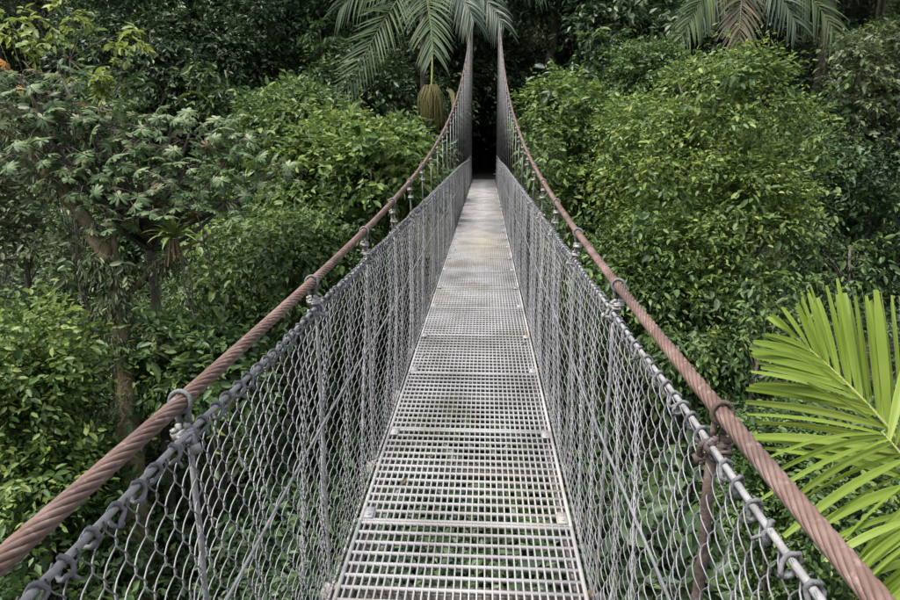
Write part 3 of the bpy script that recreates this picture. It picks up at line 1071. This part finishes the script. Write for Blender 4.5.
obj('trunk', b.mesh('trunk', M['bark'], True), cec)

# ---- bromeliad
def strap(P, up, w_, mat=None, b=None, fold=.25):
    """a leaf blade swept along a path"""
    P = np.asarray(P, float)
    n = len(P)
    T = nrm(np.gradient(P, axis=0))
    S = nrm(np.cross(T, np.asarray(up, float)))
    U = np.cross(S, T)
    w_ = np.asarray(w_)[:, None]
    V = np.stack([P + S * w_ / 2 + U * w_ * fold, P, P - S * w_ / 2 + U * w_ * fold], 1).reshape(-1, 3)
    Fq = []
    for i in range(n - 1):
        o = i * 3
        Fq += [[o, o + 3, o + 4, o + 1], [o + 1, o + 4, o + 5, o + 2]]
    if b is not None:
        b.add(V, Fq)
    else:
        return mesh_np('blade', V, [np.array(Fq)], mat, True)
bp = at(173, 238, 9.1)
brom = thing('bromeliad', 'bright green bromeliad rosette perched on the mossy tree limb', 'bromeliad', tuple(bp))
for k in range(30):
    az = k * 2.4 + q.normal(0, .1)
    el = .25 + 1.1 * (k / 30)
    L = .40 + .14 * q.rand()
    t = np.linspace(0, 1, 7)
    dr = .05 + .22 * q.rand()
    P = np.stack([math.cos(az) * math.cos(el) * L * t, math.sin(az) * math.cos(el) * L * t, math.sin(el) * L * t - dr * t ** 2.2], -1)
    obj('leaf', strap(P, (0, 0, 1), .058 * (1 - t ** 3 * .9), M['brom']), brom)
for k in range(10):
    az = k * .63
    t = np.linspace(0, 1, 6)
    L = .26 + .16 * q.rand()
    P = np.stack([math.cos(az) * (.05 + .10 * t), math.sin(az) * (.05 + .10 * t), -.02 - L * t], -1)
    o = obj('leaf', strap(P, (math.cos(az), math.sin(az), .1), .04 * (1 - .6 * t), M['dead']), brom)
    o['label'] = 'withered brown hanging leaf'

# ---- palms
def bez(p0, p1, p2, n):
    t = np.linspace(0, 1, n)[:, None]
    return (1 - t) ** 2 * np.asarray(p0) + 2 * t * (1 - t) * np.asarray(p1) + t ** 2 * np.asarray(p2)

def frond_mesh(P, q, off, mat, nl, Lmax, wd, droop=.5, fwd=.6, up=(0, 0, 1), start=.12, seg=5):
    """a feather palm leaf: rib plus leaflets on both sides"""
    b = MB()
    n = len(P)
    T = nrm(np.gradient(P, axis=0))
    for k in range(nl):
        s = start + (1 - start) * (k + .5) / nl
        x = s * (n - 1)
        i = min(int(x), n - 2)
        p = P[i] + (P[i + 1] - P[i]) * (x - i)
        t = nrm(T[i] + (T[i + 1] - T[i]) * (x - i))
        sd_ = nrm(np.cross(t, up))
        nu = np.cross(sd_, t)
        prof = (.45 + .55 * math.sin(math.pi * min(1, .22 + .68 * s)))
        for e in (-1, 1):
            L = Lmax * prof * (.9 + .2 * q.rand())
            d = nrm(sd_ * e * (1 - .35 * s) + t * (fwd + .5 * s) + nu * (.12 + .22 * q.normal()))
            f = np.linspace(0, 1, seg)
            dd_ = droop * (.7 + .6 * q.rand())
            Q = p + d * (L * f)[:, None] + np.array([0, 0, -1.0]) * (L * dd_ * f ** 2)[:, None]
            strap(Q - off, nu, wd * np.array([.5, 1, .95, .65, .08])[:seg] * (.85 + .3 * q.rand()), b=b, fold=.18)
    return b.mesh('frond', mat, False)

def rib_mesh(P, off, r, mat='rachis'):
    b = MB()
    b.tube(P - off, np.linspace(r, r * .25, len(P)), 6)
    return b.mesh('rib', M[mat], True)

def palm(label, centre_px, depth, fronds, seed, trunk_r=.10):
    q2 = np.random.RandomState(seed)
    c = at(*centre_px, depth)
    base = np.array([c[0], c[1], float(ground(c[0], c[1])) - .2])
    root = thing('palm_tree', label, 'palm', tuple(base))
    for (m, tp, mat, Lm, dr, face) in fronds:
        P = bez(c, at(*m), at(*tp), 22)
        f = obj('frond', frond_mesh(P, q2, base, M[mat], 36, Lm, .068, dr, up=nrm(-FWD * face + np.array([0, 0, 1 - face]))), root)
        obj('rib', rib_mesh(P, base, .024, 'rib_dull'), f)
    b = MB()
    zz = np.linspace(0, 1, 14)[:, None]
    T = np.array([0, 0, 0]) + (c - base) * zz
    b.tube(T, trunk_r * (1 + .08 * np.sin(zz[:, 0] * 40)), 10)
    obj('trunk', b.mesh('trunk', M['bark'], True), root)
    return root, base, c
DP = 23.0
pr, pbase, pc = palm('tall feather palm whose fronds hang over the bridge cables', (422, -26), DP, [
    ((398, -14, DP - 1.2), (344, 94, DP - 1.6), 'palm', 1.25, .12, .95),
    ((426, -12, DP - 1.8), (434, 54, DP - 2.6), 'palm', 1.2, .30, .8),
    ((392, -48, DP - .2), (340, 8, DP), 'palm', 1.2, .45, .8),
    ((470, -34, DP + .2), (504, 26, DP - .6), 'palm_dark', 1.1, .55, .8),
    ((454, -26, DP - .8), (474, 20, DP - 1.4), 'palm_dark', 1.1, .5, .7),
    ((480, -60, DP + .6), (540, -12, DP + .8), 'palm_dark', 1.1, .5, .7),
    ((410, -80, DP + .8), (385, -95, DP + 1.8), 'palm', 1.0, .6, .2),
    ((445, -90, DP + .6), (460, -115, DP + 1.6), 'palm', 1.0, .6, .2),
], 61)
b = MB()
q2 = np.random.RandomState(8)
fc = at(431, 94, DP - 1.0)
for k in range(110):
    az, rd = q2.rand() * 6.28, .50 * math.sqrt(q2.rand())
    t = np.linspace(0, 1, 6)
    a0 = fc + np.array([0, 0, .1])
    ln = .75 + .75 * q2.rand() - rd * .4
    Pq = np.stack([rd * np.cos(az) * np.minimum(1, t * 2.4), rd * np.sin(az) * np.minimum(1, t * 2.4), .25 * np.sin(np.minimum(1, t * 2.4) * 3.1) - ln * t ** 1.6], -1)
    Pq[1:] += np.cumsum(q2.normal(0, .02, (5, 3)), 0)
    b.tube(a0 + Pq - pbase, .009, 4)
m_fl = rough_mat('flower_stalk', [(.3, (.085, .090, .026)), (.7, (.17, .155, .05))], 20, .7, bump=0)
obj('flower_spray', b.mesh('flower_spray', m_fl, True), pr)
Pq = bez(at(446, 90, DP - 1), at(455, 88, DP - 1), at(452, 112, DP - 1.1), 9)
m_sp = rough_mat('flower_sheath', [(.3, (.15, .13, .04)), (.7, (.22, .185, .055))], 8, .6, bump=0)
obj('flower_sheath', strap(Pq - pbase, -FWD, .16 * np.array([.3, .6, .9, 1, 1, .9, .7, .4, .1]), m_sp), pr)
b = MB()
b.tube(bez(pc, at(436, 20, DP - .4), fc, 10) - pbase, .035, 6)
obj('flower_stem', b.mesh('flower_stem', M['rachis'], True), pr)

DP2 = 21.5
palm('feather palm behind the bright tree with one browning frond hanging in front', (744, -24), DP2, [
    ((712, -34, DP2 - .4), (678, 44, DP2 - .6), 'palm', 1.0, .42, .85),
    ((742, -18, DP2 - 1.6), (738, 56, DP2 - 2.2), 'palm_old', 1.0, .35, .8),
    ((800, -48, DP2 - .4), (846, 56, DP2 - .6), 'palm', 1.05, .42, .9),
    ((772, -26, DP2 - .9), (796, 24, DP2 - 1.2), 'palm_dark', 1.0, .4, .8),
    ((722, -30, DP2 - .2), (700, 18, DP2 - .4), 'palm_dark', 1.0, .4, .8),
    ((790, -70, DP2 + .7), (850, -20, DP2 + .7), 'palm', 1.0, .5, .6),
    ((740, -100, DP2 + .6), (725, -100, DP2 + 1.6), 'palm', 1.0, .6, .2),
], 62)

# ---- young palm close to the bridge: every leaflet a blade of its own
q = np.random.RandomState(90)
ptop = at(960, 640, 3.0)
pbase = np.array([ptop[0] + .15, ptop[1] + .1, float(ground(ptop[0], ptop[1])) - .2])
yp = thing('young_palm', 'young palm with bright yellow-green pleated fronds reaching towards the bridge cable', 'palm', tuple(pbase))
b = MB()
zz = np.linspace(0, 1, 16)[:, None]
b.tube((ptop - pbase) * zz, .07 * (1 + .1 * np.sin(zz[:, 0] * 60)), 10)
obj('trunk', b.mesh('trunk', M['bark'], True), yp)
def blade(name, p, tip, up, w_, parent, off, sag=.06, n=7, tipw=.5):
    """a long leaflet with a squared, split end"""
    t = np.linspace(0, 1, n)[:, None]
    L = np.linalg.norm(tip - p)
    P = p + (tip - p) * t + np.array([0, 0, 1.0]) * (sag * L * np.sin(t * math.pi)) 
    P = P + np.array([0, 0, -1.0]) * (.025 * L * t ** 3)
    prof = w_ * np.array([.35, .75, .95, 1.0, .95, .8, tipw])
    T = nrm(np.gradient(P, axis=0))
    tw = np.linspace(0, q.normal(0, .35), n)[:, None]
    S0 = nrm(np.cross(T, np.asarray(up, float)))
    U0 = np.cross(S0, T)
    S, U = S0 * np.cos(tw) + U0 * np.sin(tw), U0 * np.cos(tw) - S0 * np.sin(tw)
    m = 7
    V, Fq = [], []
    for c in range(m):
        u = c / (m - 1) * 2 - 1
        V.append(P - off + S * (u * prof / 2)[:, None] + U * (prof * (.12 * abs(u) + (.055 if c % 2 else 0)))[:, None])
    V = np.stack(V, 1).reshape(-1, 3)
    for i in range(n - 1):
        for c in range(m - 1):
            o = i * m + c
            Fq.append([o, o + 1, o + m + 1, o + m])
    return obj(name, mesh_np('leaflet', V, [np.array(Fq)], M['frond'], False), parent)
def young_frond(path, leaf):
    P = np.array([at(*p) for p in path])
    t = np.linspace(0, len(P) - 1, 20)
    P = np.stack([np.interp(t, np.arange(len(P)), P[:, k]) for k in range(3)], -1)
    for _ in range(3):
        P[1:-1] = (P[:-2] + 2 * P[1:-1] + P[2:]) / 4
    f = obj('frond', rib_mesh(P, pbase, .013), yp)
    for (s, tx, ty, dd_, wd, sag) in leaf:
        if q.rand() < .2:
            continue
        tx, ty = tx + q.normal(0, 2.5), ty + q.normal(0, 4.5)
        x = s * (len(P) - 1)
        i = min(int(x), len(P) - 2)
        p = P[i] + (P[i + 1] - P[i]) * (x - i)
        dep = float(np.dot(p - CAM, FWD)) + dd_
        up = nrm(-FWD * .75 + UPV * .25 + RGT * q.normal(0, .45) + UPV * q.normal(0, .3))
        blade('leaflet', p, at(tx, ty, dep), up, wd, f, pbase, sag)
# frond that fans up from the edge; (place on rib, tip pixel, depth change, width, sag)
A = []
up_tips = [(770, 316), (776, 314), (788, 303), (801, 289), (806, 293), (815, 289), (822, 291), (836, 286), (843, 285), (850, 300), (858, 281), (866, 294), (872, 296), (878, 290), (886, 285), (891, 298), (896, 292), (906, 290), (912, 300), (922, 294), (930, 310), (940, 300)]
up_tips = [((1 - f) * up_tips[i][0] + f * up_tips[i + 1][0], (1 - f) * up_tips[i][1] + f * up_tips[i + 1][1]) for i in range(len(up_tips) - 1) for f in (0, .5)]
for k, (x, y) in enumerate(up_tips):
    A.append((.96 - .86 * k / (len(up_tips) - 1), x, y, .10 + q.normal(0, .05), .012 + .030 * q.rand(), .01))
dn_tips = [(766, 320), (765, 330), (764, 336), (751, 341), (750, 349), (749, 355), (757, 360), (760, 364), (752, 376), (748, 384), (751, 393), (747, 403), (752, 410), (762, 412), (748, 432), (756, 440), (766, 442), (790, 452)]
dn_tips = [((1 - f) * dn_tips[i][0] + f * dn_tips[i + 1][0], (1 - f) * dn_tips[i][1] + f * dn_tips[i + 1][1]) for i in range(len(dn_tips) - 1) for f in (0, .5)]
for k, (x, y) in enumerate(dn_tips):
    A.append((.97 - .80 * k / (len(dn_tips) - 1), x, y, -.06 + q.normal(0, .05), .012 + .030 * q.rand(), .02))
A += [(.99, 768, 318, 0, .03, .02), (.55, 792, 352, -.12, .016, 0), (.42, 806, 373, -.15, .014, .0)]
young_frond([(935, 540, 2.75), (915, 470, 2.8), (897, 436, 2.85), (862, 398, 2.95), (828, 365, 3.05), (792, 334, 3.15)], A)
B = []
for k in range(24):
    f = k / 23
    x = 768 + 110 * f + q.normal(0, 14)
    y = 468 + 150 * f + q.normal(0, 12)
    B.append((.98 - .9 * f, x, y, -.12 + q.normal(0, .06), .012 + .030 * q.rand(), .05))
for k in range(10):
    B.append((.9 - .08 * k, 905 + 8 * k, 360 + 14 * k, .15, .04, .03))
young_frond([(985, 660, 2.6), (955, 560, 2.6), (925, 490, 2.65), (900, 452, 2.7), (882, 432, 2.75)], B)
Cc = []
for k in range(22):
    f = k / 21
    Cc.append((.98 - .85 * f, 838 + 60 * f + q.normal(0, 8), 560 + 100 * f + q.normal(0, 10), -.08 + q.normal(0, .05), .013 + .030 * q.rand(), .05))
young_frond([(1010, 700, 2.35), (970, 600, 2.4), (930, 545, 2.45), (905, 520, 2.5)], Cc)

# ---- tree with sprays of lime leaves
q = np.random.RandomState(41)
DL = 16
lp = [(22, 20), (38, 24), (55, 30), (70, 22), (82, 18), (20, 42), (45, 48), (128, 44), (118, 50), (136, 34), (90, 86), (102, 88), (112, 70), (8, 30), (64, 12), (-10, 20), (108, 92)]
C = np.array([at(x, y, DL + q.normal(0, .4)) for x, y in lp])
lb = at(60, 200, DL + 1)
lb = np.array([lb[0], lb[1], float(ground(lb[0], lb[1])) - .2])
lime = thing('lime_leaved_tree', 'thin tree with scattered sprays of yellow-lime leaves against the dark forest', 'tree', tuple(lb))
Pb, Dd, Uu, LL, WW = sprays(q, C, np.full(len(C), .20), 10, 7, .24, .11, .32, droop=.5, jit=.3, gap=0)
obj('crown', leaves_to_mesh('crown', Pb - lb, Dd, Uu, LL, WW, M['lime'], True), lime)
b = MB()
limbs(b, (0, 0, 0), at(70, 60, DL) - lb, [c - lb for c in C], .05, q)
obj('trunk', b.mesh('trunk', M['bark'], True), lime)

# ---- tall trunks in the shade of the forest
q = np.random.RandomState(52)
def tall_tree(label, px, depth, r, lean, seed):
    q2 = np.random.RandomState(seed)
    p = at(px, 120, depth)
    g = float(ground(p[0], p[1])) - .3
    root = thing('tall_tree', label, 'tree', (p[0], p[1], g))
    H = 15 - g * .3
    b = MB()
    zz = np.linspace(0, 1, 16)
    P = np.stack([lean * zz * H + .12 * np.sin(zz * 5 + seed), .1 * np.sin(zz * 4), zz * H], -1)
    b.tube(P, r * (1.3 - .7 * zz), 10)
    nl = 16
    d = nrm(q2.normal(0, 1, (nl, 3)))
    C = P[-1] + d * np.array([2.2, 2.2, 1.1])
    for c in C[:6]:
        g_ = np.linspace(0, 1, 6)[:, None]
        s = P[12]
        b.tube((1 - g_) ** 2 * s + 2 * g_ * (1 - g_) * ((s + c) / 2 + [0, 0, .4]) + g_ ** 2 * c, r * (.45 - .3 * g_[:, 0]), 6)
    obj('trunk', b.mesh('trunk', M['bark'], True), root)
    Pb, Dd, Uu, LL, WW = sprays(q2, C, .8 + .4 * q2.rand(nl), 9, 6, .26, .11, .5)
    obj('crown', leaves_to_mesh('crown', Pb, Dd, Uu, LL, WW, M['dark']), root)
tall_tree('straight brown forest trunk behind the lime leaf sprays', 180, 27, .22, .01, 1)
tall_tree('dark slim forest trunk standing before a darker hollow', 226, 26, .15, -.02, 2)
tall_tree('dark forked-top trunk between the slim one and the palm', 279, 27, .20, .015, 3)
tall_tree('slim pale trunk rising behind the browning palm frond', 866, 28, .07, .0, 4)
tall_tree('leaning dark trunk behind the palm fronds over the cables', 335, 29, .16, .05, 5)

# ---- high canopy of the old forest on both sides of the landing
cm_, tm_ = None, None
q = np.random.RandomState(202)
nl = 26
d = nrm(q.normal(0, 1, (nl, 3)))
Cn = d * (2.2 + 2.0 * q.rand(nl))[:, None] * np.array([1, 1, .42])
Pb, Dd, Uu, LL, WW = sprays(q, Cn, 1.0 + .7 * q.rand(nl), 4.6, 6, .32, .14, .6, gap=2.2)
cm_ = leaves_to_mesh('crown', Pb, Dd, Uu, LL, WW, M['dark'])
def canopy_trunk(seed):
    q2 = np.random.RandomState(seed)
    b = MB()
    zz = np.linspace(0, 1, 18)
    P = np.stack([.16 * np.sin(zz * 4 + seed) * zz, .12 * np.sin(zz * 3), zz * 15 - 15], -1)
    b.tube(P, .20 * (1.35 - .75 * zz) * (1 + .06 * q2.rand(18)), 10)
    for c in Cn[q2.permutation(nl)[:8]]:
        f = np.linspace(0, 1, 7)[:, None]
        s0 = P[12 + q2.randint(5)]
        b.tube((1 - f) ** 2 * s0 + 2 * f * (1 - f) * ((s0 + c) / 2 + [0, 0, .4]) + f ** 2 * c, .09 - .06 * f[:, 0], 6)
    return b.mesh('trunk', M['bark'], True)
ctr = [canopy_trunk(k) for k in range(3)]
for k, (x, y, zc) in enumerate([(-25, 31, 15), (-19, 26, 13.5), (-14, 31, 15), (-9.5, 27.5, 14), (-5.2, 31.5, 15), (8.2, 28.5, 14), (12.5, 26.5, 13.5), (16.5, 29.5, 15),
                             (15.0, 21.5, 11.5), (20.5, 25, 14), (0.5, 40, 17), (9, 36, 17), (-11, 38, 18), (-20, 37, 18), (15.5, 37, 18)]):
    g = float(ground(x, y)) - .3
    root = thing('canopy_tree', 'straight forest trunk with a high canopy ' + slope_place((x, y, 4)), 'tree', (x, y, g), 'high canopy trees', k * 1.9)
    obj('crown', cm_, root, (0, 0, zc - g))
    obj('trunk', ctr[k % 3], root, (0, 0, zc - g), 0, (1, 1, (zc - g) / 15))

# ---- hanging vines
q = np.random.RandomState(63)
def vine(label, x, y0, y1, depth, leafy=False):
    p0, p1 = at(x, y0, depth), at(x + q.normal(0, 3), y1, depth)
    p1 = np.array([p0[0] + q.normal(0, .1), p0[1], p1[2]])
    root = thing('hanging_vine', label, 'vine', tuple(p0))
    n = 16
    t = np.linspace(0, 1, n)[:, None]
    P = p0 + (p1 - p0) * t
    P[1:, :2] += np.cumsum(q.normal(0, .018, (n - 1, 2)), 0)
    b = MB()
    b.tube(P - p0, .011, 5)
    obj('stem', b.mesh('stem', M['bark'], True), root)
    if leafy:
        Pb, Dd, Uu, LL, WW = sprays(q, P - p0, np.full(n, .12), 40, 3, .13, .07, .1, droop=.8)
        obj('leaves', leaves_to_mesh('leaves', Pb, Dd, Uu, LL, WW, M['green'], True), root)
vine('bare thin vine dangling below the bromeliad', 182, 255, 345, 9.2)
vine('leafy vine hanging under the mossy limb beside the bromeliad', 190, 268, 390, 9.4, True)
vine('bare vine hanging in the dark hollow beside the mossy trunk', 75, 255, 345, 9.6)
vine('thin vine hanging from the forked mossy limb', 83, 262, 330, 9.7)
vine('thin vine hanging from the end of the mossy limb', 197, 215, 290, 9.3)
vine('leafy vine hanging at the edge of the bright tree', 740, 240, 380, 13.0, True)
vine('leafy vine on the shaded tree by the cable', 262, 250, 340, 12.2, True)

# ---- slender trees that stand between the crowns
q = np.random.RandomState(101)
def slender(px, py, depth, h, matn, L, seed, where):
    q2 = np.random.RandomState(seed)
    top = at(px, py, depth)
    base = np.array([top[0] + q2.normal(0, .3), top[1] + q2.normal(0, .3), float(ground(top[0], top[1])) - .2])
    root = thing('slender_tree', SL[matn] + ' ' + where, 'tree', tuple(base), 'slender trees between the crowns')
    b = MB()
    limbs(b, (0, 0, 0), top - base, [], .06, q2, .12)
    n = 15
    C = top + np.stack([q2.normal(0, .5, n), q2.normal(0, .5, n), -h * q2.rand(n) ** 1.3], -1)
    for c in C:
        f = np.linspace(0, 1, 5)[:, None]
        s0 = base + (top - base) * (1 - min(.6, (top[2] - c[2] + .5) / max(2, top[2] - base[2])))
        b.tube((s0 + (c - s0) * f + np.array([0, 0, .15]) * np.sin(f * 3.14)) - base, .016 - .010 * f[:, 0], 4)
    obj('trunk', b.mesh('trunk', M['bark'], True), root)
    Pb, Dd, Uu, LL, WW = sprays(q2, C - base, np.full(n, .24), 13, 6, L, L * .42, .42, droop=.55, gap=0)
    ok = ~((np.abs(Pb[:, 0] + base[0]) < .74) & (Pb[:, 2] + base[2] > -.5))
    obj('crown', leaves_to_mesh('crown', Pb[ok], Dd[ok], Uu[ok], LL[ok], WW[ok], M[matn], True), root)
SL = {'green': 'slender loose tree with mid green leaves', 'bright': 'slender loose tree with fresh green leaves', 'dull': 'slender loose tree with olive leaves', 'dark': 'slender loose tree with dark glossy leaves'}
WH = ['beside the bromeliad, before the creeper tree', 'close behind the bromeliad', 'under the tree with yellow-green shoots', 'topping the dense green tree', 'by the slim dark trunk', 'over the lime leaf sprays',
      'by the leaning dark trunk', 'above the light green tree', 'above the rounded bush', 'between the light green tree and the path opening', 'at the edge of the bright crown', 'below the tip of the second palm',
      'in the dark gap over the young palm', 'at the forking mossy limb', 'in the hollow beside the mossy trunk', 'at the foot of the mossy trunk', 'over the vine-covered trunk', 'between the cable and the vine-covered tree',
      'under the palm over the cables', 'among the lime leaf sprays', 'beside the slim pale trunk', 'beside the hangers under the flower spray', 'against the hangers by the light green tree', 'just behind the young palm']
for k, (px, py, dep, h, mt, L) in enumerate([(255, 235, 12, 2.2, 'bright', .2), (205, 250, 12.5, 2.0, 'green', .17), (330, 205, 13, 1.5, 'green', .2), (300, 100, 16, 1.5, 'bright', .2),
        (225, 70, 22, 3, 'green', .3), (150, 30, 22, 3, 'dull', .28), (320, 30, 24, 3, 'green', .3), (590, 40, 23, 3, 'green', .32), (640, 20, 24, 3, 'dull', .3), (560, 70, 21, 1.6, 'dark', .32),
        (800, 110, 19.5, 2.5, 'dark', .24), (850, 90, 20, 3, 'dark', .25), (850, 245, 13, 1.2, 'green', .16), (20, 210, 9.6, 1.4, 'dull', .13),
        (60, 330, 11, 1.6, 'dark', .16), (160, 330, 10.5, 1.2, 'bright', .15), (690, 320, 12.2, 1.8, 'bright', .15), (630, 260, 12.6, 1.5, 'green', .2), (352, 66, 24.5, 2, 'dark', .3),
        (110, 80, 20, 2.5, 'green', .26), (880, 30, 22, 2.5, 'bright', .26), (455, 150, 17, 1.5, 'dark', .24), (530, 150, 14.5, 1.6, 'green', .2), (760, 350, 11, 1.6, 'green', .12)]):
    slender(px, py, dep, h, mt, L, 300 + k, WH[k])

# ---- low plants covering the slopes
q = np.random.RandomState(70)
N = 1500
yy = q.uniform(3, 42, N)
xx = np.array([q.uniform(-.95 * y - 3, .8 * y + 3) for y in yy])
keep = ~((np.abs(xx) < 1.3) & (yy > BANK - 1))
xx, yy = xx[keep], yy[keep]
C = np.stack([xx, yy, ground(xx, yy) + .25], -1)
Pb, Dd, Uu, LL, WW = sprays(q, C, .45 + .5 * q.rand(len(C)), 5, 5, .26, .10, .45, up=.8, droop=.4, shell=.3)
ug = obj('undergrowth', leaves_to_mesh('undergrowth', Pb, Dd, Uu, LL, WW, M['dark']))
ug['kind'] = 'stuff'
ug['label'] = 'dark leafy undergrowth covering the slopes'

# ---- dead leaves caught along the deck edges
q = np.random.RandomState(12)
n = 150
yy = 1.6 + 20 * q.rand(n) ** 1.4
sd_ = np.where(q.rand(n) < .72, 1, -1)
Pl = np.stack([sd_ * (.478 + .016 * q.rand(n)), yy, -.05 + .05 * q.rand(n)], -1)
k = n // 8
Pl[:k, 0] = q.uniform(-.42, .42, k)
Pl[:k, 2] = .006
Dl = nrm(np.stack([q.normal(0, 1, n), q.normal(0, 1, n), q.normal(0, .12, n)], -1))
Ul = nrm(np.array([0, 0, 1.0]) + q.normal(0, .25, (n, 3)))
lit = obj('fallen_leaves', leaves_to_mesh('fallen_leaves', Pl, Dl, Ul, .035 + .04 * q.rand(n), .018 + .016 * q.rand(n), M['dead'], True))
lit['kind'] = 'stuff'
lit['label'] = 'brown dead leaves caught along the deck edges'
